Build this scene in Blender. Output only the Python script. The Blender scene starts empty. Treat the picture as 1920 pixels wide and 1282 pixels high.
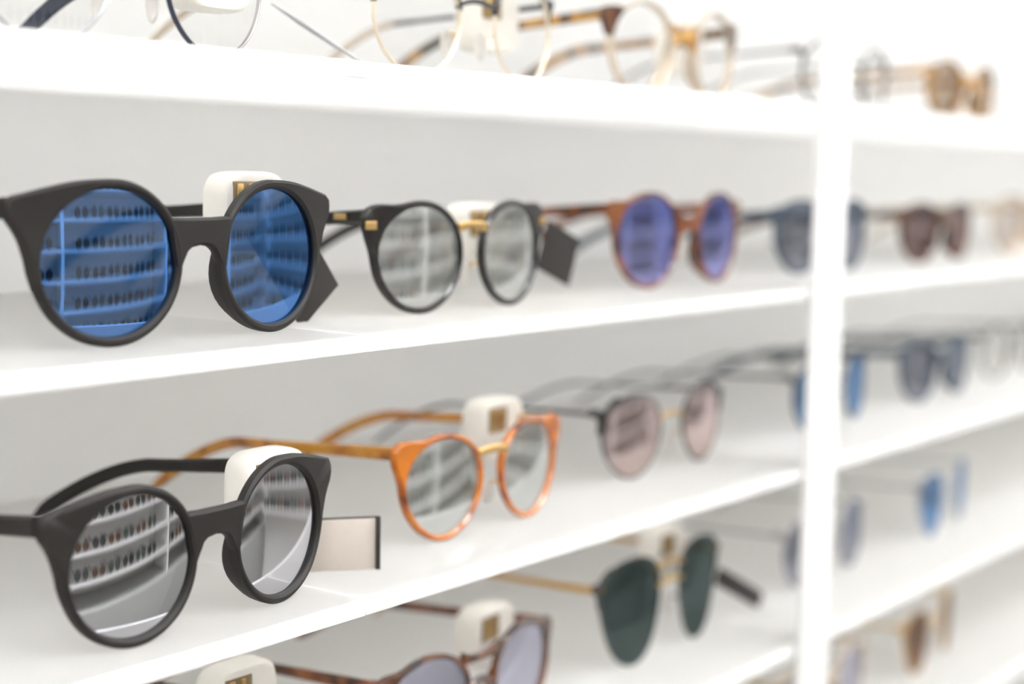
import bpy, math, random
import numpy as np
from mathutils import Matrix, Vector

random.seed(7)
SC = bpy.context.scene
COL = SC.collection

# ------------------------------------------------------------------ camera
Z1 = 1.30                       # top of the shelf that carries the blue mirrored pair
cam_d = bpy.data.cameras.new('camera')
cam = bpy.data.objects.new('camera', cam_d)
COL.objects.link(cam)
cam_d.sensor_width = 36.0
cam_d.lens = 56.25
right = Vector((0.6074937, -0.79410941, 0.01848406))
down = Vector((-0.07616732, -0.08139939, -0.99376691))
fwd = Vector((0.79066425, 0.60229925, -0.1099348))
M = Matrix.Identity(4)
for r in range(3):
    M[r][0] = right[r]; M[r][1] = -down[r]; M[r][2] = -fwd[r]
M[0][3], M[1][3], M[2][3] = 0.0, -0.3725, Z1 + 0.0596
cam.matrix_world = M
cam_d.clip_start = 0.02
cam_d.dof.use_dof = True
cam_d.dof.focus_distance = 0.555
cam_d.dof.aperture_fstop = 4.3
SC.camera = cam

# ------------------------------------------------------------------ world, exposure
SC.view_settings.view_transform = 'Standard'
SC.view_settings.look = 'None'
SC.view_settings.gamma = 1.0
SC.view_settings.use_curve_mapping = False
SC.view_settings.exposure = 0.42
SC.cycles.use_denoising = True
SC.cycles.max_bounces = 18
SC.cycles.diffuse_bounces = 18
SC.cycles.transmission_bounces = 18
SC.cycles.use_adaptive_sampling = True
SC.cycles.adaptive_threshold = 0.025
SC.cycles.transparent_max_bounces = 24
world = bpy.data.worlds.new('world'); SC.world = world
world.use_nodes = True
world.node_tree.nodes['Background'].inputs[0].default_value = (1.0, 0.99, 0.97, 1)
world.node_tree.nodes['Background'].inputs[1].default_value = 0.0

PANEL_EMIT = 16.0       # ceiling panels over the aisle, above the picture

# ------------------------------------------------------------------ materials
MATS = {}
def principled(name, col, rough=0.5, metal=0.0, spec=0.5, emit=None, estr=0.0, trans=0.0, coat=0.0):
    m = bpy.data.materials.new(name); m.use_nodes = True
    b = m.node_tree.nodes['Principled BSDF']
    b.inputs['Base Color'].default_value = (*col, 1)
    b.inputs['Roughness'].default_value = rough
    b.inputs['Metallic'].default_value = metal
    b.inputs['Specular IOR Level'].default_value = spec
    b.inputs['Transmission Weight'].default_value = trans
    b.inputs['Coat Weight'].default_value = coat
    if emit:
        b.inputs['Emission Color'].default_value = (*emit, 1)
        b.inputs['Emission Strength'].default_value = estr
    MATS[name] = m
    return m

def grain(m, scale=300, amt=0.04, axis=None):
    """slight procedural colour variation on the base colour"""
    nt = m.node_tree; b = nt.nodes['Principled BSDF']
    c = list(b.inputs['Base Color'].default_value)
    tc = nt.nodes.new('ShaderNodeTexCoord'); n = nt.nodes.new('ShaderNodeTexNoise')
    n.inputs['Scale'].default_value = scale; n.inputs['Detail'].default_value = 3
    r = nt.nodes.new('ShaderNodeValToRGB')
    r.color_ramp.elements[0].color = (*[max(0, v * (1 - amt)) for v in c[:3]], 1)
    r.color_ramp.elements[1].color = (*[min(1, v * (1 + amt)) for v in c[:3]], 1)
    nt.links.new(tc.outputs['Object'], n.inputs['Vector'])
    nt.links.new(n.outputs['Fac'], r.inputs['Fac'])
    nt.links.new(r.outputs['Color'], b.inputs['Base Color'])
    return m

def tortoise(name, light, mid, dark, scale=70, lo=0.38, hi=0.66):
    m = principled(name, mid, 0.18, coat=0.3)
    nt = m.node_tree; b = nt.nodes['Principled BSDF']
    tc = nt.nodes.new('ShaderNodeTexCoord'); n = nt.nodes.new('ShaderNodeTexNoise')
    n.inputs['Scale'].default_value = scale; n.inputs['Detail'].default_value = 2
    n.inputs['Distortion'].default_value = 0.8
    r = nt.nodes.new('ShaderNodeValToRGB'); e = r.color_ramp.elements
    e[0].position = lo; e[0].color = (*dark, 1); e[1].position = hi; e[1].color = (*light, 1)
    k = e.new((lo + hi) / 2); k.color = (*mid, 1)
    nt.links.new(tc.outputs['Object'], n.inputs['Vector'])
    nt.links.new(n.outputs['Fac'], r.inputs['Fac'])
    nt.links.new(r.outputs['Color'], b.inputs['Base Color'])
    return m

def lens_mat(name, refl, trans, fac, refl2=None, rough=0.02, grad_axis='Z', span=0.05, off=0.002):
    """mirror-coated tinted lens: tinted transparency mixed with a coloured mirror coat"""
    m = bpy.data.materials.new(name); m.use_nodes = True
    nt = m.node_tree; nt.nodes.clear()
    out = nt.nodes.new('ShaderNodeOutputMaterial'); mix = nt.nodes.new('ShaderNodeMixShader')
    tr = nt.nodes.new('ShaderNodeBsdfTransparent'); gl = nt.nodes.new('ShaderNodeBsdfGlossy')
    tr.inputs['Color'].default_value = (*trans, 1)
    gl.inputs['Color'].default_value = (*refl, 1); gl.inputs['Roughness'].default_value = rough
    mix.inputs[0].default_value = fac
    if refl2:
        tc = nt.nodes.new('ShaderNodeTexCoord'); sp = nt.nodes.new('ShaderNodeSeparateXYZ')
        mp = nt.nodes.new('ShaderNodeMapRange'); r = nt.nodes.new('ShaderNodeMix'); r.data_type = 'RGBA'
        nt.links.new(tc.outputs['Object'], sp.inputs[0]); nt.links.new(sp.outputs[grad_axis], mp.inputs['Value'])
        mp.inputs['From Min'].default_value = off; mp.inputs['From Max'].default_value = off + span
        nt.links.new(mp.outputs['Result'], r.inputs['Factor'])
        r.inputs['A'].default_value = (*refl, 1); r.inputs['B'].default_value = (*refl2, 1)
        nt.links.new(r.outputs['Result'], gl.inputs['Color'])
    nt.links.new(tr.outputs[0], mix.inputs[1]); nt.links.new(gl.outputs[0], mix.inputs[2])
    nt.links.new(mix.outputs[0], out.inputs[0])
    MATS[name] = m
    return m

W_SHELF = grain(principled('shelf_white', (0.88, 0.877, 0.868), 0.12, spec=0.5), 40, 0.01)
W_FAR = grain(principled('far_shelf_white', (0.88, 0.877, 0.868), 0.2), 40, 0.01)
W_WALL = grain(principled('wall_white', (0.88, 0.877, 0.868), 0.5), 10, 0.01)
W_BACK = grain(principled('back_panel_white', (0.93, 0.929, 0.925), 0.35), 12, 0.01)
W_BACK2 = grain(principled('facing_panel_white', (0.88, 0.877, 0.868), 0.35), 12, 0.01)
W_POST = grain(principled('post_white', (0.78, 0.78, 0.775), 0.4), 30, 0.01)
# opal acrylic: light passes through the shelves diffusely
def opal(m, fac, col):
    nt = m.node_tree; b = nt.nodes['Principled BSDF']; out = nt.nodes['Material Output']
    t = nt.nodes.new('ShaderNodeBsdfTranslucent'); t.inputs['Color'].default_value = (*col, 1)
    mx = nt.nodes.new('ShaderNodeMixShader'); mx.inputs[0].default_value = fac
    nt.links.new(b.outputs[0], mx.inputs[1]); nt.links.new(t.outputs[0], mx.inputs[2]); nt.links.new(mx.outputs[0], out.inputs[0])
opal(W_SHELF, 0.84, (0.985, 0.984, 0.98))
# polished white acrylic front edge
EDGE = grain(principled('white_acrylic_edge', (0.94, 0.945, 0.95), 0.15), 300, 0.02)
FLOOR = grain(principled('floor_grey', (0.30, 0.28, 0.25), 0.35), 3, 0.12)
PLINTH = grain(principled('plinth_grey', (0.42, 0.42, 0.41), 0.5), 6, 0.03)
TAUPE = grain(principled('wall_taupe', (0.33, 0.31, 0.28), 0.6), 4, 0.05)
PANEL = principled('ceiling_light_panel', (0.9, 0.9, 0.9), 0.5, emit=(0.98, 0.99, 1.0), estr=PANEL_EMIT)

MBLACK = grain(principled('matte_black', (0.014, 0.0118, 0.0102), 0.55, spec=0.35), 900, 0.15)
BLACK = grain(principled('gloss_black', (0.016, 0.014, 0.013), 0.22), 400, 0.1)
DCARD = grain(principled('dark_card', (0.017, 0.0135, 0.0115), 0.7), 600, 0.12)
BEIGE = grain(principled('beige_paper', (0.50, 0.44, 0.39), 0.7), 500, 0.04)
CREAM = grain(principled('cream_plastic', (0.90, 0.86, 0.79), 0.35), 200, 0.02)
SLOT = principled('slot_brown', (0.26, 0.18, 0.10), 0.4)
GOLD = grain(principled('gold_metal', (0.72, 0.48, 0.19), 0.28, metal=0.85), 500, 0.06)
CHAMP = grain(principled('champagne_metal', (0.80, 0.70, 0.55), 0.3, metal=0.5), 500, 0.06)
STEEL = grain(principled('steel_metal', (0.45, 0.45, 0.47), 0.3, metal=0.9), 500, 0.06)
NAVY = grain(principled('navy_metal', (0.025, 0.032, 0.06), 0.3, metal=0.2), 300, 0.1)
BLUEGREY = grain(principled('bluegrey_acetate', (0.06, 0.085, 0.12), 0.3), 200, 0.2)
GUN = grain(principled('gunmetal', (0.09, 0.09, 0.095), 0.35, metal=0.6), 300, 0.1)
BROWN = tortoise('brown_tortoise', (0.29, 0.092, 0.024), (0.20, 0.058, 0.016), (0.06, 0.021, 0.010))
DBROWN = tortoise('dark_tortoise', (0.17, 0.062, 0.022), (0.075, 0.031, 0.016), (0.018, 0.011, 0.009), 90)
ORANGE = tortoise('orange_tortoise', (0.52, 0.155, 0.014), (0.36, 0.080, 0.007), (0.06, 0.016, 0.006), 80, 0.32, 0.58)
HAMBER = tortoise('honey_amber_acetate', (0.58, 0.27, 0.035), (0.46, 0.17, 0.02), (0.14, 0.05, 0.012), 60, 0.30, 0.55)
AMBER = tortoise('amber_tortoise', (0.55, 0.30, 0.07), (0.34, 0.16, 0.035), (0.03, 0.018, 0.01), 110, 0.40, 0.58)
HONEY = grain(principled('pale_honey_crystal', (0.76, 0.65, 0.52), 0.15, trans=0.35), 120, 0.2)
MUSTARD = grain(principled('mustard_metal', (0.50, 0.27, 0.03), 0.35, metal=0.0), 200, 0.08)
CRYSTAL = principled('clear_plastic', (0.75, 0.75, 0.74), 0.1, trans=0.6)
PADM = principled('nose_pad_silicone', (0.88, 0.85, 0.82), 0.3, trans=0.75)

L_BLUE = lens_mat('lens_blue_mirror', (0.10, 0.265, 0.66), (0.34, 0.35, 0.36), 0.76)
L_SILVER = lens_mat('lens_silver_mirror', (0.62, 0.62, 0.65), (0.22, 0.22, 0.22), 0.84)
L_WHITE = lens_mat('lens_white_mirror', (0.86, 0.89, 0.88), (0.62, 0.63, 0.62), 0.62, rough=0.03)
L_PURPLE = lens_mat('lens_violet_mirror', (0.36, 0.36, 0.72), (0.40, 0.40, 0.55), 0.72, (0.13, 0.20, 0.66))  # violet-blue coat; paler lower part is the white shelf's reflection put into the colour
L_SKY = lens_mat('lens_sky_mirror', (0.20, 0.36, 0.66), (0.32, 0.48, 0.74), 0.6)
L_SLATE = lens_mat('lens_slate', (0.40, 0.40, 0.46), (0.42, 0.42, 0.48), 0.5, (0.24, 0.34, 0.50))
L_PINK = lens_mat('lens_pink_mirror', (0.78, 0.63, 0.59), (0.55, 0.46, 0.46), 0.70, (0.72, 0.60, 0.63))
L_GREEN = lens_mat('lens_dark_green', (0.12, 0.16, 0.16), (0.075, 0.10, 0.10), 0.5, rough=0.08)
L_LAV = lens_mat('lens_lavender', (0.62, 0.62, 0.74), (0.55, 0.55, 0.68), 0.5)
L_MAUVE = lens_mat('lens_mauve_brown', (0.34, 0.22, 0.19), (0.34, 0.25, 0.24), 0.5, (0.40, 0.36, 0.42))
L_TEA = lens_mat('lens_tea_brown', (0.40, 0.25, 0.17), (0.28, 0.2, 0.17), 0.5, (0.17, 0.12, 0.11))
L_TAN = lens_mat('lens_tan', (0.50, 0.36, 0.24), (0.60, 0.48, 0.38), 0.4)
L_PALE = lens_mat('lens_pale_rose', (0.8, 0.72, 0.68), (0.90, 0.82, 0.77), 0.25)
L_CLEAR = lens_mat('lens_clear', (0.9, 0.9, 0.9), (0.985, 0.985, 0.98), 0.05)
def back_mat(name, c):
    m = bpy.data.materials.new(name); m.use_nodes = True; nt = m.node_tree; nt.nodes.clear()
    o = nt.nodes.new('ShaderNodeOutputMaterial'); t = nt.nodes.new('ShaderNodeBsdfTransparent')
    t.inputs[0].default_value = (*c, 1); nt.links.new(t.outputs[0], o.inputs[0]); return m
L_BACK = back_mat('lens_inner_face', (0.97, 0.97, 0.97))

# ------------------------------------------------------------------ mesh helpers
def link(name, verts, faces, mats, parent=None, smooth=40, fmat=None):
    me = bpy.data.meshes.new(name)
    me.from_pydata([tuple(v) for v in verts], [], faces)
    for m in (mats if isinstance(mats, (list, tuple)) else [mats]):
        me.materials.append(m)
    if fmat:
        me.polygons.foreach_set('material_index', fmat)
    me.validate(); me.update()
    import bmesh
    bm = bmesh.new(); bm.from_mesh(me); bmesh.ops.recalc_face_normals(bm, faces=bm.faces); bm.to_mesh(me); bm.free()
    if smooth:
        me.polygons.foreach_set('use_smooth', [True] * len(me.polygons))
        me.set_sharp_from_angle(angle=math.radians(smooth))
    o = bpy.data.objects.new(name, me); COL.objects.link(o)
    if parent: o.parent = parent
    return o

def tag(o, label=None, cat=None, group=None, kind=None):
    if label: o['label'] = label
    if cat: o['category'] = cat
    if group: o['group'] = group
    if kind: o['kind'] = kind
    return o

def empty(name, loc, rot=(0, 0, 0)):
    o = bpy.data.objects.new(name, None); o.empty_display_size = 0.02
    o.location = loc; o.rotation_euler = rot; COL.objects.link(o); return o

def box_data(x0, x1, y0, y1, z0, z1, b=0.0):
    """box with chamfered edges (each corner cut into three points)"""
    if b <= 0:
        v = [(x, y, z) for z in (z0, z1) for y in (y0, y1) for x in (x0, x1)]
        return v, [(0, 2, 3, 1), (4, 5, 7, 6), (0, 1, 5, 4), (2, 6, 7, 3), (0, 4, 6, 2), (1, 3, 7, 5)]
    import bmesh
    bm = bmesh.new()
    v = [bm.verts.new(p) for p in [(x, y, z) for z in (z0, z1) for y in (y0, y1) for x in (x0, x1)]]
    for f in [(0, 2, 3, 1), (4, 5, 7, 6), (0, 1, 5, 4), (2, 6, 7, 3), (0, 4, 6, 2), (1, 3, 7, 5)]:
        bm.faces.new([v[i] for i in f])
    bmesh.ops.bevel(bm, geom=list(bm.edges), offset=b, segments=2, affect='EDGES', profile=0.5)
    bm.verts.index_update()
    vv = [tuple(q.co) for q in bm.verts]; ff = [tuple(q.index for q in f.verts) for f in bm.faces]
    bm.free(); return vv, ff

def box(name, dims, mat, parent=None, b=0.0):
    v, f = box_data(*dims, b=b)
    return link(name, v, f, mat, parent, smooth=30 if b else 0)

def catmull(pts, n=10, corners=()):
    P = np.array(pts, float); N = len(P); out = []
    for i in range(N):
        p0, p1, p2, p3 = P[i - 1], P[i], P[(i + 1) % N], P[(i + 2) % N]
        m1 = (p2 - p0) / 2; m2 = (p3 - p1) / 2
        if i in corners: m1 = (p2 - p1)
        if (i + 1) % N in corners: m2 = (p2 - p1)
        for t in np.arange(n) / n:
            h = (2*t**3-3*t**2+1)*p1 + (t**3-2*t**2+t)*m1 + (-2*t**3+3*t**2)*p2 + (t**3-t**2)*m2
            out.append(h)
    return np.array(out)

def polar(poly):
    a = np.arctan2(poly[:, 1], poly[:, 0]); r = np.hypot(poly[:, 0], poly[:, 1])
    o = np.argsort(a); a = a[o]; r = r[o]
    a = np.concatenate([a - 2*np.pi, a, a + 2*np.pi]); r = np.concatenate([r, r, r])
    return lambda t: np.interp(t, a, r)

def panto(rx, rz, k=0.08, sq=2.0, n=120):
    t = np.linspace(0, 2*np.pi, n, endpoint=False)
    c, s = np.cos(t), np.sin(t)
    x = rx*np.sign(c)*np.abs(c)**(2/sq); z = rz*np.sign(s)*np.abs(s)**(2/sq)
    x = x*(1 + k*(z/rz))
    return np.stack([x, z], 1)

def sweep_data(path, hs, ts, up=None, seg=8):
    """rounded-rectangle section swept along a path that runs front to back; hs = height, ts = thickness (mm)"""
    P = np.array(path, float); n = len(P); V = []; F = []
    for i in range(n):
        d = P[min(i+1, n-1)] - P[max(i-1, 0)]; d /= np.linalg.norm(d)
        side = np.array([1.0, 0, 0]) if up is None else np.array(up, float)
        side = side - d*np.dot(side, d); side /= np.linalg.norm(side)
        nn = np.cross(side, d); nn /= np.linalg.norm(nn)
        h, t = hs[i]/2, ts[i]/2; b = min(h, t)*0.55
        for (a, c) in ((-t+b, -h), (t-b, -h), (t, -h+b), (t, h-b), (t-b, h), (-t+b, h), (-t, h-b), (-t, -h+b)):
            V.append(P[i] + side*a + nn*c)
    for i in range(n-1):
        for j in range(8):
            F.append((i*8+j, i*8+(j+1) % 8, (i+1)*8+(j+1) % 8, (i+1)*8+j))
    F.append(tuple(range(7, -1, -1))); F.append(tuple((n-1)*8+j for j in range(8)))
    return V, F

def tube_data(path, r, seg=8):
    P = np.array(path, float); n = len(P); V = []; F = []
    rs = r if hasattr(r, '__len__') else [r]*n
    for i in range(n):
        d = P[min(i+1, n-1)] - P[max(i-1, 0)]; d /= np.linalg.norm(d)
        u = np.cross(d, [0.0, 0.31, 0.95]); u /= np.linalg.norm(u); w = np.cross(d, u)
        for j in range(seg):
            a = 2*math.pi*j/seg; V.append(P[i] + rs[i]*(math.cos(a)*u + math.sin(a)*w))
    for i in range(n-1):
        for j in range(seg):
            F.append((i*seg+j, i*seg+(j+1) % seg, (i+1)*seg+(j+1) % seg, (i+1)*seg+j))
    F.append(tuple(range(seg-1, -1, -1))); F.append(tuple((n-1)*seg+j for j in range(seg)))
    return V, F

def mm(V): return [(v[0]*0.001, v[1]*0.001, v[2]*0.001) for v in V]

# ------------------------------------------------------------------ room shell
def struct(name, dims, mat, b=0.0):
    o = box(name, dims, mat, None, b); o['kind'] = 'structure'; return o
WALL_Y = 0.228
X0, X1 = -1.6, 2.7
OY = -1.55                                   # face of the opposite display wall
struct('floor', (X0-.1, X1+.1, OY-.4, WALL_Y+.12, -0.05, 0.0), FLOOR)
struct('ceiling', (X0-.1, X1+.1, OY-.4, WALL_Y+.12, 2.70, 2.75), W_WALL)
struct('wall_back', (X0, X1, WALL_Y, WALL_Y+.05, 0.0, 2.70), W_BACK)
struct('wall_front', (X0, X1, OY-.35, OY-.30, 0.0, 2.70), W_BACK2)
struct('wall_left', (X0-.05, X0, OY-.35, WALL_Y+.05, 0.0, 2.70), TAUPE)
struct('wall_right', (X1, X1+.05, OY-.35, WALL_Y+.05, 0.0, 2.70), W_BACK2)
for where, x in (('entry', -0.9), ('camera', 0.2), ('aisle', 1.2), ('end', 2.2)):
    p = empty('ceiling_light_%s_offscreen' % where, (x, -1.15, 2.70))
    tag(p, 'square white ceiling light panel above the aisle', 'light', 'ceiling light panels over the aisle')
    box('frame', (-.32, .32, -.32, .32, -.02, 0), W_POST, p)
    box('diffuser_%s_offscreen' % where, (-.30, .30, -.30, .30, -.024, -.0201), PANEL, p)

# ------------------------------------------------------------------ the display shelves
S = 0.0935
JX, PX0, PX1, SX0, SX1 = 0.4075, 0.736, 0.767, -0.55, 2.2
rows = {-1: 'top shelf above the clear glasses', 0: 'shelf carrying the clear-lens glasses',
        1: 'shelf carrying the blue mirrored sunglasses', 2: 'shelf carrying the silver mirrored sunglasses',
        3: 'shelf carrying the dark green sunglasses', 4: 'shelf below the dark green sunglasses'}
def zrow(r): return Z1 - (r-1)*S
for r, what in rows.items():
    z = zrow(r); th = 0.0056
    for k, (a, b_, nm) in enumerate(((SX0, JX-.0006, 'with bright white front edge'), (JX, 0.7615, 'with plain front edge'), (0.7625, SX1, 'right of the upright post'))):
        s = empty('display_shelf', ((a+b_)/2, 0.0, z-th))
        tag(s, 'white glossy %s, section %s' % (what, nm), 'shelf', 'display shelf sections')
        w = (b_-a)/2
        box('shelf_plate', (-w, w, 0.0022, WALL_Y-.0005, 0, th), W_SHELF, s, 0.0004)
        if k == 0:
            e = box('edge_strip', (-w, w, 0.0, 0.002, 0, th), EDGE, s, 0.0003); e['label'] = 'bright white acrylic front edge'
        elif k == 1:
            box('edge_strip', (-w, w, 0.0, 0.002, 0, th), W_SHELF, s, 0.0003)
        else:
            box('edge_strip', (-w+.105, w, 0.0, 0.002, 0, th), W_SHELF, s, 0.0003)
            e = box('edge_strip', (-w, -w+.1045, 0.0, 0.002, 0, th), EDGE if r in (0, 1) else W_SHELF, s, 0.0003)  # whiter end piece on two rows: bright reflection put into the edge colour
post = empty('upright_post', ((PX0+PX1)/2, -0.003, 0.0))
tag(post, 'slim white upright post in front of the shelves', 'post')
box('post_face', (-.0155, .0155, -.002, .0022, 0.02, 2.4), W_POST, post, 0.0006)
box('post_foot', (-.03, .03, -.010, .0022, 0.0, 0.02), W_POST, post, 0.002)

# ------------------------------------------------------------------ eyewear builder
def cateye_outline():
    a = [math.radians(d) for d in range(84, 339, 14)]
    c = [(26.3*math.cos(t), 26.5*math.sin(t)) for t in a]
    return catmull([(19.6, 24.0), (11.0, 25.7)] + c + [(26.7, -4.2), (28.1, 2.2), (30.3, 8.6), (34.2, 14.8), (33.6, 20.6)], 10, corners=(len(c)+5, len(c)+6))
CATEYE = dict(outer=cateye_outline(), lens=panto(24.0, 23.4, 0.0))

def outer_of(lens, w, bump=0.0, ang=32, spread=13, bw=None):
    """rim outline: lens outline grown by w, with an end piece towards the temple"""
    fr = polar(lens); t = np.linspace(-math.pi, math.pi, 240, endpoint=False)
    r = fr(t) + w + bump*np.exp(-((np.degrees(t)-ang)/spread)**2)
    return np.stack([r*np.cos(t), r*np.sin(t)], 1)

def make_glasses(name, label, cat, X, Y, row, yaw, s, group='eyewear on the display shelves', roll=0.0, tilt=0.0):
    lens, outer = s['lens'], s['outer']
    fl, fo = polar(lens), polar(outer)
    cx = s.get('cx', 34.5); R = s.get('R', 285.0); t = s.get('t', 4.0)
    zc = -outer[:, 1].min() + s.get('lift', 0.0)
    N = 96
    th = np.linspace(-math.pi, math.pi, N, endpoint=False)
    root = empty(name, (X, Y, zrow(row)), (math.radians(tilt), math.radians(roll), math.radians(yaw)))
    tag(root, label, cat, group)
    def warp(x, y, z): return (x, y + x*x/(2*R), z)
    def ringmesh(ri, ro, tt, b, a0=None, a1=None, dy=0.0):
        ang = th if a0 is None else np.linspace(math.radians(a0), math.radians(a1), 40)
        V = []; F = []; n = len(ang)
        for a in ang:
            i, o = ri(a), ro(a); bb = min(b, (o-i)*0.35, tt*0.35)
            for rr, yy in ((i, tt/2), (i, -tt/2+bb), (i+bb, -tt/2), (o-bb, -tt/2), (o, -tt/2+bb), (o, tt/2-bb), (o-bb, tt/2)):
                V.append((rr*math.cos(a), yy+dy, rr*math.sin(a)))
        m = n if a0 is None else n-1
        for k in range(m):
            for j in range(7):
                F.append((k*7+j, k*7+(j+1) % 7, ((k+1) % n)*7+(j+1) % 7, ((k+1) % n)*7+j))
        if a0 is not None:
            F.append(tuple(range(6, -1, -1))); F.append(tuple((n-1)*7+j for j in range(7)))
        return V, F
    for sg in (-1, 1):
        place = lambda V: mm([warp(sg*(cx+v[0]), v[1], zc+v[2]) for v in V])
        if not s.get('rimless'):
            V, F = ringmesh(fl, fo, t, s.get('bev', 1.0))
            rim = link('rim', place(V), F, s['rim'], root)
            if 'brow' in s and (s['brow'].get('side', 0) in (0, sg)):
                b = s['brow']
                V, F = ringmesh(lambda a: fl(a)+0.3, lambda a: fo(a)+b['w'], t+b.get('dt', 1.0), 0.6, b['a0'], b['a1'])
                link('brow_trim', place(V), F, b['mat'], rim)
            if s.get('rivet'):
                V, F = box_data(-2.4, 2.4, -0.5, 0.6, -1.7, 1.7, 0.4)
                px, pz = s['rivet']
                link('rivet', place([(v[0]+px, v[1]-t/2-0.35, v[2]+pz) for v in V]), F, GOLD, rim)
        # lens: solid, domed, with the exact normals of its curved faces
        nr = 8; n2 = 64; ta = np.linspace(-math.pi, math.pi, n2, endpoint=False); RL = s.get('RL', 420.0)
        V = []; F = []; fm = []; NO = []
        def nrm(v, d):
            gx, gz = v[0]/RL + (cx+v[0])/R, v[2]/RL
            q = np.array((-sg*gx, 1.0, -gz)); return tuple(d*q/np.linalg.norm(q))
        for side, yy, d in ((0, -0.9, -1), (1, 0.9, 1)):
            base = len(V); V.append((0, yy-0.3, 0))
            for k in range(1, nr+1):
                for a in ta:
                    r = fl(a)*1.005*k/nr; V.append((r*math.cos(a), yy + r*r/(2*RL) - 0.3, r*math.sin(a)))
            NO += [nrm(v, d) for v in V[base:]]
            for j in range(n2):
                F.append((base, base+1+j, base+1+(j+1) % n2)); fm.append(side)
            for k in range(nr-1):
                for j in range(n2):
                    a_ = base+1+k*n2; F.append((a_+j, a_+n2+j, a_+n2+(j+1) % n2, a_+(j+1) % n2)); fm.append(side)
        h = 1+nr*n2; b0 = len(V)
        for o_ in (0, h):
            for j in range(n2):
                v = V[o_+1+(nr-1)*n2+j]; V.append(v); NO.append((sg*math.cos(ta[j]), 0.0, math.sin(ta[j])))
        for j in range(n2):
            F.append((b0+j, b0+(j+1) % n2, b0+n2+(j+1) % n2, b0+n2+j)); fm.append(1)
        lo = link('lens', place(V), F, [s['lensmat'], L_BACK], root, fmat=fm, smooth=0)
        lo.data.polygons.foreach_set('use_smooth', [True]*len(lo.data.polygons))
        lo.data.normals_split_custom_set_from_vertices(NO)
        # nose pad
        if s.get('pads', True):
            pa = math.radians(s.get('pad_ang', 200)); ro = float(fo(pa - 2*math.pi if pa > math.pi else pa))
            if s.get('pads') == 'metal':
                c = np.array((ro*math.cos(pa)-1.5, 7.0, ro*math.sin(pa)))
                V = []; F = []
                for i in range(7):
                    f_ = math.pi*i/6
                    for j in range(10):
                        g = 2*math.pi*j/10; V.append((c[0]+1.6*math.sin(f_)*math.cos(g), c[1]+3.0*math.sin(f_)*math.sin(g), c[2]+6.0*math.cos(f_)))
                for i in range(6):
                    for j in range(10): F.append((i*10+j, i*10+(j+1) % 10, (i+1)*10+(j+1) % 10, (i+1)*10+j))
                pad = link('nose_pad', place(V), F, PADM, root)
                p0 = (ro*math.cos(pa)+0.6, t/2-0.3, ro*math.sin(pa)+4)
                V, F = tube_data([p0, (p0[0]-0.8, 4.6, p0[2]+0.5), (c[0]+0.8, 6.6, c[2]+1)], 0.55, 6)
                link('pad_arm', place(V), F, s.get('bridgemat', GOLD), pad)
            else:
                V = []; F = []; aa = np.radians(np.linspace(165, 255, 14))
                for i, a in enumerate(aa):
                    w = math.sin(math.pi*i/13); aw = a - 2*math.pi if a > math.pi else a
                    o = float(fo(aw)); d = 0.4 + 4.6*w
                    for (rr, yy) in ((o-2.4, t/2-0.4), (o-2.4, t/2+d*0.7), (o-1.0, t/2+d), (o-0.1-0.3*w, t/2+d*0.6), (o-0.1, t/2-0.6)):
                        V.append((rr*math.cos(a), yy, rr*math.sin(a)))
                for i in range(13):
                    for j in range(5): F.append((i*5+j, i*5+(j+1) % 5, (i+1)*5+(j+1) % 5, (i+1)*5+j))
                F.append((4, 3, 2, 1, 0)); F.append(tuple(13*5+j for j in range(5)))
                link('nose_pad', place(V), F, s['rim'], root)
        # temple (side arm)
        tm = s['temple']; zh = zc + tm['z']; xh = cx + tm['x']
        yw = xh*xh/(2*R)
        L = tm.get('len', 158.0); yb = tm.get('bend', 118.0); sag = tm.get('sag', 9.0); zt = tm.get('tipz', 3.2) + (0)
        path = []; hs = []; ts = []
        y0 = yw + t/2 - 0.8
        n = 34
        for i in range(n):
            u = i/(n-1); y = y0 + (L)*u
            q = (y-y0)/(yb)
            z = zh - sag*min(q, 1.0)
            if y > y0+yb*0.8:
                v = (y-y0-yb*0.8)/(L-yb*0.8); z0 = zh - sag*0.8; z = z0 + (zt-z0)*(v**1.55)
            x = xh - tm.get('toe', 6.0)*u
            path.append((sg*x, y, z))
            h0, h1, h2 = tm['h']
            hh = h0 + (h1-h0)*min(1, u/0.45) if u < 0.45 else h1 + (h2-h1)*(u-0.45)/0.55
            if u > 0.94: hh *= math.sqrt(max(0.12, 1-((u-0.94)/0.06)**2))
            hs.append(hh); ts.append(tm.get('t', 3.0)*(1 - 0.25*u))
        V, F = sweep_data(path, hs, ts)
        if 'tipmat' in tm:
            k = tm.get('tipfrom', 20)
            V1, F1 = sweep_data(path[:k+1], hs[:k+1], ts[:k+1]); V2, F2 = sweep_data(path[k:], [h_*1.15 for h_ in hs[k:]], [h_*1.25 for h_ in ts[k:]])
            tp = link('temple', mm(V1), F1, tm['mat'], root); link('temple_tip', mm(V2), F2, tm['tipmat'], tp)
        else:
            tp = link('temple', mm(V), F, tm['mat'], root)
        # hinge
        V, F = box_data(-1.5, 1.5, -3.0, 3.0, -2.0, 2.0, 0.4)
        link('hinge', mm([(sg*(xh-2.2)+v[0], y0+2.0+v[1], zh+v[2]) for v in V]), F, s.get('hingemat', tm['mat']), tp)
        if 'dots' in tm:
            V, F = box_data(-0.4, 0.5, -3.2, 3.2, -1.1, 1.1, 0.3)
            link('gold_inlay', mm([(sg*(xh+tm.get('t', 3.0)/2-0.1)+v[0], y0+tm['dots']+v[1], zh-0.5+v[2]) for v in V]), F, GOLD, tp)
    # bridge
    b = s['bridge']; V = []; F = []
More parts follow.
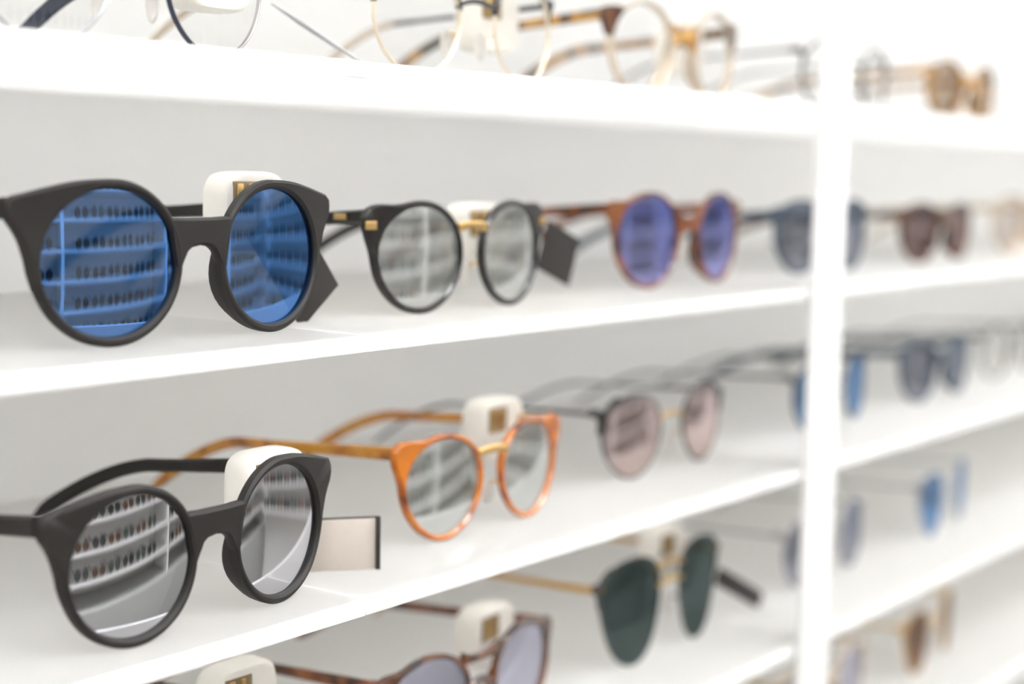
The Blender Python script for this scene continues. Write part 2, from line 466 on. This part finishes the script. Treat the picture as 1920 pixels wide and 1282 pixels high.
    def bar(bw, zt0, zt1, zb0, zb1, tt, dy=0.0, p=2.0, pts=None):
        V = []; F = []; n = 29 if pts else 17
        for i in range(n):
            u = -1+2*i/(n-1); x = u*bw; zt = zt0+(zt1-zt0)*abs(u)**p; zb = zb0+(zb1-zb0)*abs(u)**p
            if pts:
                q_ = np.array(pts); zt = float(np.interp(abs(x), q_[:, 0], q_[:, 1])); zb = float(np.interp(abs(x), q_[:, 0], q_[:, 2]))
            q = min(1.0, (zt-zb)*0.3, tt*0.3)
            for (yy, z) in ((-tt/2+q, zb), (tt/2-q, zb), (tt/2, zb+q), (tt/2, zt-q), (tt/2-q, zt), (-tt/2+q, zt), (-tt/2, zt-q), (-tt/2, zb+q)):
                V.append(warp(x, yy+dy, zc+z))
        for i in range(n-1):
            for j in range(8): F.append((i*8+j, i*8+(j+1) % 8, (i+1)*8+(j+1) % 8, (i+1)*8+j))
        F.append(tuple(range(7, -1, -1))); F.append(tuple((n-1)*8+j for j in range(8)))
        return mm(V), F
    for q in b:
        V, F = bar(*q['dim'], dy=q.get('dy', 0.0), p=q.get('p', 2.0), pts=q.get('pts'))
        o = link('bridge', V, F, q['mat'], root)
    return root

def spec_cateye(lensmat, k=1.0, kx=1.0, cx=34.5, **tk):
    pts = [(0, 14.0*k, 5.0*k), (4, 14.0*k, 4.3*k), (6.3, 14.0*k, 2.4*k), (8.2, 14.1*k, -1.2*k), (10.0, 14.2*k, -5.0*k), (11.0, 14.2*k, 1.5*k), (12.6, 14.2*k, 9.8*k)]
    tm = dict(mat=MBLACK, z=17.4*k, x=32.6*kx, h=(6.6, 5.0, 6.2), t=3.4, sag=7.5, tipz=3.4, len=165, bend=115); tm.update(tk)
    return dict(lens=CATEYE['lens']*(kx, k), outer=CATEYE['outer']*(kx, k), cx=cx, rim=MBLACK, lensmat=lensmat, t=4.6, bev=1.0, pad_ang=205, R=265, RL=330,
                bridge=[dict(dim=(12.6, 14, 14, 5, 5, 4.3), mat=MBLACK, pts=pts)], temple=tm, hingemat=STEEL)

def spec_panto(rim, lensmat, rx=22.5, rz=21.5, k=0.07, w=2.6, bump=8.5, ang=31, spread=13, goldbridge=False, temple=None, cx=33.5, th=(5.5, 4.2, 5.6), **kw):
    l = panto(rx, rz, k)
    s = dict(lens=l, outer=outer_of(l, w, bump, ang, spread), rim=rim, lensmat=lensmat, t=3.8, cx=cx,
             temple=dict(mat=temple or rim, z=math.sin(math.radians(ang))*(rz+w+bump*0.75), x=math.cos(math.radians(ang))*(rx+w+bump*0.82),
                         h=th, t=2.8, sag=8, tipz=3.2, len=150, bend=112))
    zb = rz*0.36
    if goldbridge:
        s['bridge'] = [dict(dim=(cx-rx-w+3.4, rz*.62+1.8, rz*.62+1.0, rz*.62-1.4, rz*.62-3.4, 2.6), mat=GOLD, dy=-0.8)]
        s['pads'] = 'metal'; s['bridgemat'] = GOLD
    else:
        s['bridge'] = [dict(dim=(cx-rx-w*0.35, zb+3.6, zb+6.5, zb-3.2, zb-8, 3.6), mat=rim)]
    s.update(kw); return s

def spec_wire(rim, lensmat, rx=23, rz=22, k=0.05, w=1.1, temple=None, cx=34, lens=None, **kw):
    l = panto(rx, rz, k) if lens is None else lens
    s = dict(lens=l, outer=outer_of(l, w, 4.5, 28, 5), rim=rim, lensmat=lensmat, t=1.8, bev=0.4, cx=cx, pads='metal', bridgemat=rim,
             bridge=[dict(dim=(cx-rx-w+1.8, rz*0.42+1.4, rz*0.3+1, rz*0.42-0.8, rz*0.3-1.0, 1.6), mat=rim)],
             temple=dict(mat=temple or rim, z=13.5, x=rx+5.2, h=(2.2, 1.6, 1.8), t=1.3, sag=6, tipz=2.6, len=148, bend=112, tipmat=temple or rim))
    s.update(kw); return s

# ------------------------------------------------------------------ anti-theft tags and cards
TAGMESH = {}
def security_tag(label, X, Y, row, yaw, lx=49.2, ly=30.0, lz=35.5):
    """cream plastic block held on the far arm; local offsets in mm from the pair's base"""
    c, s_ = math.cos(math.radians(yaw)), math.sin(math.radians(yaw))
    o = empty('security_tag', (X + (lx*c - ly*s_)*.001, Y + (lx*s_ + ly*c)*.001, zrow(row) + lz*.001), (0, 0, math.radians(yaw)))
    tag(o, label, 'security tag', 'cream security tags clipped to the eyewear arms')
    if not TAGMESH:
        P = panto(15.5, 14.5, 0.0, 4.2, 48); V = []; F = []
        secs = ((-7.0, 2.6), (-6.5, 1.2), (-5.2, 0.3), (-3.0, 0), (3.0, 0), (5.2, 0.3), (6.5, 1.2), (7.0, 2.6)); ns = len(secs)
        for y, k in secs:
            for p in P:
                V.append((p[0]*(1-k/15.5), y, p[1]*(1-k/14.5)))
        for i in range(ns-1):
            for j in range(48): F.append((i*48+j, i*48+(j+1) % 48, (i+1)*48+(j+1) % 48, (i+1)*48+j))
        F.append(tuple(range(47, -1, -1))); F.append(tuple((ns-1)*48+j for j in range(48)))
        a = link('body', mm(V), F, CREAM, o, 35)
        V, F = box_data(-12.0, 1.0, -7.5, -6.4, 0.0, 11.0, 0.4); b = link('slot', mm(V), F, SLOT, o, 30)
        V, F = box_data(-10.6, -7.8, -8.2, -7.3, 0.5, 10.2, 0.3); c1 = link('brass_pin', mm(V), F, GOLD, b, 30)
        V, F = box_data(-5.0, -2.8, -8.2, -7.3, 0.5, 10.2, 0.3); c2 = link('brass_pin', mm(V), F, GOLD, b, 30)
        TAGMESH.update(body=a.data, slot=b.data, p1=c1.data, p2=c2.data)
    else:
        for nm in ('body', 'slot'):
            q = bpy.data.objects.new(nm, TAGMESH[nm]); COL.objects.link(q); q.parent = o
        for k in ('p1', 'p2'):
            w = bpy.data.objects.new('brass_pin', TAGMESH[k]); COL.objects.link(w); w.parent = q
    return o

def card(name, label, loc, w, h, th, rot, mat, group='cards beside the sunglasses'):
    o = empty(name, loc, tuple(math.radians(a) for a in rot)); tag(o, label, 'price tag', group)
    V, F = box_data(-w/2, w/2, -th/2, th/2, -h/2, h/2, 0.15); link('card', mm(V), F, mat, o, 30)
    V, F = tube_data([(-w/2+3, 0, h/2-3), (-w/2-1, 0.3, h/2-1), (-w/2-5, 0.8, h/2-2)], 0.3, 6); link('cord', mm(V), F, mat, o)
    return o

# ------------------------------------------------------------------ row 1: blue mirrored pair and its neighbours
SG, EG = 'sunglasses', 'glasses'
make_glasses('sunglasses', 'matte black cat-eye sunglasses with blue mirrored lenses', SG, 0.358, 0.0310, 1, -0.5, spec_cateye(L_BLUE))
security_tag('cream security tag behind the blue mirrored cat-eye sunglasses', 0.358, 0.0310, 1, -0.5, ly=31.5, lz=41)
card('price_tag', 'dark square card hanging tilted behind a blue mirrored lens', (0.421, 0.050, Z1+.0225), 44, 25, 0.8, (0, 52, 0), DCARD)

sB = spec_panto(BLACK, L_WHITE, goldbridge=True, rivet=(26.0, 13.0), k=0.05, rx=21.2, rz=19.9, cx=29.6, bump=9, ang=34, spread=19, R=240)
sB['temple']['dots'] = 12
make_glasses('sunglasses', 'glossy black round sunglasses with white mirrored lenses and gold bridge', SG, 0.512, 0.040, 1, 0.0, sB)
security_tag('cream security tag behind the gold bridge of white mirrored sunglasses', 0.512, 0.040, 1, 0.0, lx=41.5, ly=31, lz=28.5)
card('price_tag', 'dark square card hanging behind a white mirrored lens', (0.599, 0.058, Z1+.0195), 27, 23, 0.8, (0, 21, 0), DCARD)

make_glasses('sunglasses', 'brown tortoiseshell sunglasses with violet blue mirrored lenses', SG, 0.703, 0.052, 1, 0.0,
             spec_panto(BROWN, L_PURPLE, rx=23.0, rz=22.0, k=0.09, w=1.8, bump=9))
make_glasses('sunglasses', 'slate blue sunglasses with dark top rim behind the white post, beside violet mirrored pair', SG, 0.868, 0.054, 1, 0.0,
             spec_panto(BLUEGREY, L_SLATE, rx=21.5, rz=19.5, k=0.12, w=1.6, bump=6, brow=dict(a0=20, a1=150, w=0.8, mat=BLUEGREY)))
make_glasses('sunglasses', 'dark topped sunglasses with brownish mauve lenses right of the post', SG, 1.039, 0.054, 1, 0.0,
             spec_panto(DBROWN, L_MAUVE, rx=22, rz=18.5, k=0.16, w=1.5, bump=5))
make_glasses('sunglasses', 'pale honey sunglasses with pale rose lenses past the mauve pair', SG, 1.205, 0.054, 1, 0.0,
             spec_panto(HONEY, L_PALE, rx=23, rz=20, k=0.1, w=2.2, bump=5))

# ------------------------------------------------------------------ row 2
make_glasses('sunglasses', 'matte black cat-eye sunglasses with silver grey mirrored lenses', SG, 0.3525, 0.0180, 2, 2.6, spec_cateye(L_SILVER, 0.975, 0.94, 33.4, len=154, bend=104, sag=12))
security_tag('cream security tag behind the silver mirrored cat-eye sunglasses', 0.3525, 0.0180, 2, 2.6, lx=45.5, ly=20, lz=36)
bk = empty('folded_leaflet', (0.432, 0.035, zrow(2)), (0, 0, math.radians(-38)))
tag(bk, 'small folded beige leaflet with dark cover standing on the shelf beside silver mirrored sunglasses', 'leaflet', 'cards beside the sunglasses')
V, F = box_data(-14, 12.5, -0.4, 0.0, 0.0, 19.6, 0.1); link('page', mm(V), F, BEIGE, bk, 30)
V, F = box_data(-14, 13.4, 0.1, 0.7, 0.0, 20.2, 0.1); link('cover', mm(V), F, DCARD, bk, 30)
V, F = box_data(12.6, 14.2, -1.6, 0.6, 0.0, 20.2, 0.1); link('cover_fold', mm(V), F, DCARD, bk, 30)

make_glasses('sunglasses', 'orange tortoiseshell sunglasses with silver white lenses and gold bridge', SG, 0.5240, 0.0370, 2, 1.0,
             spec_panto(ORANGE, L_WHITE, rx=21.0, rz=19.8, k=0.12, w=2.2, bump=9.0, goldbridge=True, temple=HAMBER, ang=35, spread=17, cx=29.5))
security_tag('cream security tag above the orange tortoiseshell sunglasses', 0.5240, 0.0370, 2, 1.0, lx=42.5, ly=31, lz=34)
sp = spec_wire(GUN, L_PINK, rx=21.5, rz=19.8, k=0.14, w=1.3, cx=33)
sp['brow'] = dict(a0=8, a1=60, w=1.6, mat=BLACK, dt=1.4); sp['bridgemat'] = GOLD; sp['bridge'][0]['mat'] = GOLD
make_glasses('sunglasses', 'thin dark framed sunglasses with pink mirrored lenses and gold bridge', SG, 0.690, 0.050, 2, 0.0, sp)
make_glasses('sunglasses', 'thin sunglasses with bright blue lenses behind the post, beside pink mirrored pair', SG, 0.884, 0.052, 2, 4.0,
             spec_wire(GUN, L_SKY, rx=20, rz=19.5, k=0.1))
make_glasses('sunglasses', 'dark topped sunglasses with pale blue grey lenses right of the post', SG, 1.043, 0.052, 2, 0.0,
             spec_panto(BLUEGREY, L_SLATE, rx=21, rz=20, k=0.16, w=1.3, bump=5))
make_glasses('sunglasses', 'thin grey metal sunglasses past the pale blue grey pair', SG, 1.205, 0.060, 2, 0.0,
             spec_wire(GUN, L_CLEAR, rx=21, rz=19, k=0.1))

# ------------------------------------------------------------------ row 3
make_glasses('sunglasses', 'dark tortoiseshell sunglasses at the bottom beneath silver mirrored pair', SG, 0.357, 0.030, 3, 0.0,
             spec_panto(DBROWN, L_LAV, rx=23, rz=21.5))
security_tag('cream security tag beneath the silver mirrored cat-eye sunglasses', 0.357, 0.030, 3, 0.0, lx=44.5, lz=46)
sbr = spec_panto(DBROWN, L_LAV, rx=23.0, rz=20.5, k=0.12, w=2.2, bump=7, temple=BROWN)
sbr['bridge'] = [dict(dim=(12.5, 16.6, 19.0, 13.2, 13.5, 3.2), mat=DBROWN), dict(dim=(8.8, 6.0, 4.0, 2.6, -4.0, 3.2), mat=DBROWN)]
make_glasses('sunglasses', 'dark brown tortoiseshell double-bridge sunglasses with lavender lenses', SG, 0.524, 0.040, 3, 2.0, sbr)
security_tag('cream security tag above the brown double-bridge sunglasses', 0.524, 0.040, 3, 2.0, lx=43.5, lz=31)
AV = 1.05*catmull([(0, 24), (11, 22.5), (20.5, 17.5), (23, 9), (20.5, -4), (14, -18), (5, -25.5), (-5, -25.8), (-13, -19), (-18.5, -6), (-20.5, 8), (-18, 17.5), (-10, 22.8)], 10)
sg_ = spec_wire(GUN, L_GREEN, rx=20.5, rz=25, lens=AV, w=0.9, temple=MUSTARD, cx=32.0)
sg_['bridge'] = [dict(dim=(12.5, 10.5, 9.0, 8.2, 6.6, 1.7), mat=GOLD), dict(dim=(13.5, 19.6, 17.6, 17.6, 15.4, 1.7), mat=MUSTARD)]
sg_['temple'].update(h=(3.4, 2.6, 2.6), t=1.8); sg_['brow'] = dict(a0=10, a1=55, w=0.9, mat=GUN, dt=0.8)
make_glasses('sunglasses', 'dark green lens aviator sunglasses with mustard gold arms', SG, 0.686, 0.046, 3, 1.0, sg_)
security_tag('cream security tag behind the dark green aviators', 0.686, 0.046, 3, 1.0, lx=42, lz=40)
card('price_tag', 'narrow dark card sticking out beside the dark green aviators', (0.770, 0.052, zrow(3)+.0150), 52, 9, 3, (0, 26, 0), DCARD)
make_glasses('sunglasses', 'round sunglasses with dusky blue lenses behind the post, beside dark green aviators', SG, 0.880, 0.050, 3, 2.0,
             spec_wire(STEEL, L_SLATE, rx=21, rz=20.5, k=0.05))
AVS = AV*0.80
make_glasses('sunglasses', 'teardrop sunglasses with vivid sky blue mirrored lenses right of the post', SG, 1.062, 0.050, 3, 6.0,
             spec_wire(STEEL, L_SKY, rx=18, rz=21, lens=AVS, w=0.7))

# ------------------------------------------------------------------ row 4 (only its far end shows)
make_glasses('sunglasses', 'sunglasses with pale blue lenses on lowest visible shelf behind the post', SG, 0.885, 0.050, 4, 0.0,
             spec_panto(HONEY, L_LAV, rx=22, rz=20))
make_glasses('sunglasses', 'teardrop sunglasses with tea brown lenses on the lowest visible shelf', SG, 1.048, 0.050, 4, 6.0,
             spec_wire(GOLD, L_TEA, rx=18, rz=21, lens=AVS, w=0.7))

# ------------------------------------------------------------------ row 0: optical frames
sw = spec_wire(STEEL, L_CLEAR, rx=22.5, rz=22.5, k=0.03, w=0.7)
sw['temple'].update(mat=NAVY, tipmat=NAVY, h=(3.0, 4.6, 6.6), t=1.8, tipfrom=16)
sw['brow'] = dict(a0=150, a1=262, w=0.5, mat=NAVY, dt=0.5, side=1)
make_glasses('glasses', 'thin grey wire glasses with clear lenses and navy arms', EG, 0.3365, 0.034, 0, 0.0, sw)
security_tag('cream security tag behind the navy armed wire glasses', 0.3365, 0.034, 0, 0.0, lx=46, ly=20, lz=31)
V, F = tube_data([(436, 78, 119), (444, 70, 112), (452, 60, 104), (458, 54, 99), (462, 48, 94.4)], [0.3, 1.0, 0.9, 0.5, 0.6], 8)
o = link('tag_string', [(v[0]*.001, v[1]*.001, Z1+v[2]*.001) for v in V], F, STEEL)
tag(o, 'slender grey string hanging beside the navy armed wire glasses', 'string')
s2 = spec_wire(CHAMP, L_CLEAR, rx=22.0, rz=21.5, k=0.05, w=1.0)
s2['temple'].update(mat=GUN, tipmat=HONEY, h=(2.6, 2.0, 3.6)); s2['brow'] = dict(a0=12, a1=168, w=0.7, mat=BLACK, dt=0.9)
s2['bridge'].append(dict(dim=(14, 17.6, 15.0, 14.9, 12.0, 2.2), mat=BLACK)); s2['bridge'][0]['mat'] = GUN
make_glasses('glasses', 'clear-lens glasses with black upper rims and thin gold lower rims', EG, 0.517, 0.042, 0, 0.0, s2)
security_tag('cream security tag behind the black and gold rimmed clear glasses', 0.517, 0.042, 0, 0.0, lx=44, lz=29)
s3 = spec_panto(HONEY, L_CLEAR, rx=22.0, rz=21.0, w=1.7, bump=8, temple=AMBER, k=0.08)
s3['bridge'][0]['mat'] = AMBER
s3['brow'] = dict(a0=12, a1=46, w=0.5, mat=DBROWN, dt=0.6); s3['hingemat'] = DBROWN
make_glasses('glasses', 'pale honey clear-lens glasses with black and amber tortoiseshell arms', EG, 0.690, 0.050, 0, 0.0, s3)
security_tag('cream security tag behind the pale honey clear glasses', 0.690, 0.050, 0, 0.0, lx=45, lz=29)
make_glasses('glasses', 'grey framed clear-lens glasses behind the post, beside pale honey pair', EG, 0.892, 0.054, 0, 0.0,
             spec_wire(GUN, L_CLEAR, rx=21, rz=19.5, w=1.7))
make_glasses('glasses', 'amber framed glasses with tan lenses on the shelf right of the post', EG, 1.072, 0.054, 0, 0.0,
             spec_panto(AMBER, L_TAN, rx=21, rz=18.5, w=2.4, bump=5))

# ------------------------------------------------------------------ facing display wall (seen mirrored in the lenses)
hw = (X1-X0)/2 - .02; CXM = (X0+X1)/2
def whole(name, dims, mat, label, cat, group=None, b=0.0):
    x0, x1, y0, y1, z0, z1 = dims; c = ((x0+x1)/2, (y0+y1)/2, z0)
    o = box(name, (x0-c[0], x1-c[0], y0-c[1], y1-c[1], 0, z1-z0), mat, None, b); o.location = c
    return tag(o, label, cat, group)
whole('plinth', (X0+.02, X1-.02, OY-.298, OY+.03, 0.0, 0.66), PLINTH, 'low grey plinth under the facing display shelves', 'plinth', None, 0.004)
ORD = ['first', 'second', 'third', 'fourth', 'fifth', 'sixth', 'seventh', 'eighth', 'ninth', 'tenth', 'eleventh']
FR = [0.78 + 0.125*i for i in range(11)]
DV = [CXM+d for d in (-1.15, 0, 1.15)]
ED = [X0+.02] + DV + [X1-.02]
for ri, z in enumerate(FR):
    for a, b_ in zip(ED[:-1], ED[1:]):
        whole('wall_shelf', (a+.013, b_-.013, OY-.298, OY, z-.010, z), W_FAR, 'white section of the facing display shelf, %s up from the plinth' % ORD[ri], 'shelf', 'shelves of the facing display')
for x in DV:
    whole('divider', (x-.0125, x+.0125, OY-.298, OY+.003, 0.661, 2.4), W_POST, 'white upright divider of the facing display', 'divider', 'dividers of the facing display')
def far_mesh(rimm, lensm, rx, rz, k):
    l = panto(rx, rz, k, n=28); V = []; F = []; fm = []
    def ext(poly, y0, y1, mi, cx):
        b = len(V); n = len(poly)
        for y in (y0, y1):
            for p in poly: V.append((cx+p[0], y, rz*1.12+p[1]))
        F.append(tuple(b+i for i in range(n))); fm.append(mi); F.append(tuple(b+n+i for i in range(n))); fm.append(mi)
        for i in range(n): F.append((b+i, b+(i+1) % n, b+n+(i+1) % n, b+n+i)); fm.append(mi)
    for sg in (-1, 1):
        ext(l*1.12, -1, 2, 0, sg*34); ext(l, 1.6, 2.8, 1, sg*34)
        v, f = box_data(sg*60-1.5, sg*60+1.5, -140, 1, rz+9, rz+14); b = len(V); V += v; F += [tuple(b+i for i in q) for q in f]; fm += [0]*6
    v, f = box_data(-13, 13, -1, 2, rz+8, rz+13); b = len(V); V += v; F += [tuple(b+i for i in q) for q in f]; fm += [0]*6
    o = link('sunglasses', mm(V), F, [rimm, lensm], None, 0, fmat=fm)
    me = o.data; bpy.data.objects.remove(o); return me
LD = principled('far_dark_lens', (0.02, 0.022, 0.025), 0.15); LB = principled('far_brown_lens', (0.10, 0.06, 0.035), 0.15); LG = principled('far_green_lens', (0.05, 0.075, 0.06), 0.15)
FM = [(far_mesh(BLACK, LD, 24, 22, .08), 'black sunglasses with dark lenses on the facing display'),
      (far_mesh(BROWN, LB, 23, 21, .06), 'brown sunglasses with brown lenses on the facing display'),
      (far_mesh(GUN, LG, 23, 24, .14), 'dark metal sunglasses with green lenses on the facing display')]
for ri, z in enumerate(FR[:10]):
    for ci in range(24):
        x = -0.95 + ci*0.152
        if min(abs(x-d) for d in DV) < 0.080 or x > X1-.42: continue
        me, lb = FM[(ri*5+ci*7+ci//3) % 3]
        o = bpy.data.objects.new('sunglasses', me); COL.objects.link(o)
        o.location = (x, OY-0.05, z+.0003); tag(o, lb.replace('the facing display', 'the %s shelf up of facing display' % ORD[ri]), SG, 'sunglasses on the facing display')

# the end wall of the aisle carries shelves of sunglasses too
struct_x = X1 - 0.002
for ri, z in enumerate(FR[:9]):
    whole('wall_shelf', (struct_x-.22, struct_x, OY+.06, -0.25, z-.010, z), W_FAR, 'white end wall shelf, %s up from the floor' % ORD[ri], 'shelf', 'shelves on the end wall')
    for ci in range(7):
        me, lb = FM[(ri*4+ci*5) % 3]
        o = bpy.data.objects.new('sunglasses', me); COL.objects.link(o)
        o.location = (struct_x-.17, OY+.15+ci*0.158, z+.0003); o.rotation_euler = (0, 0, math.radians(90))
        tag(o, lb.replace('the facing display', 'the %s shelf up of end wall' % ORD[ri]), SG, 'sunglasses on the end wall shelves')
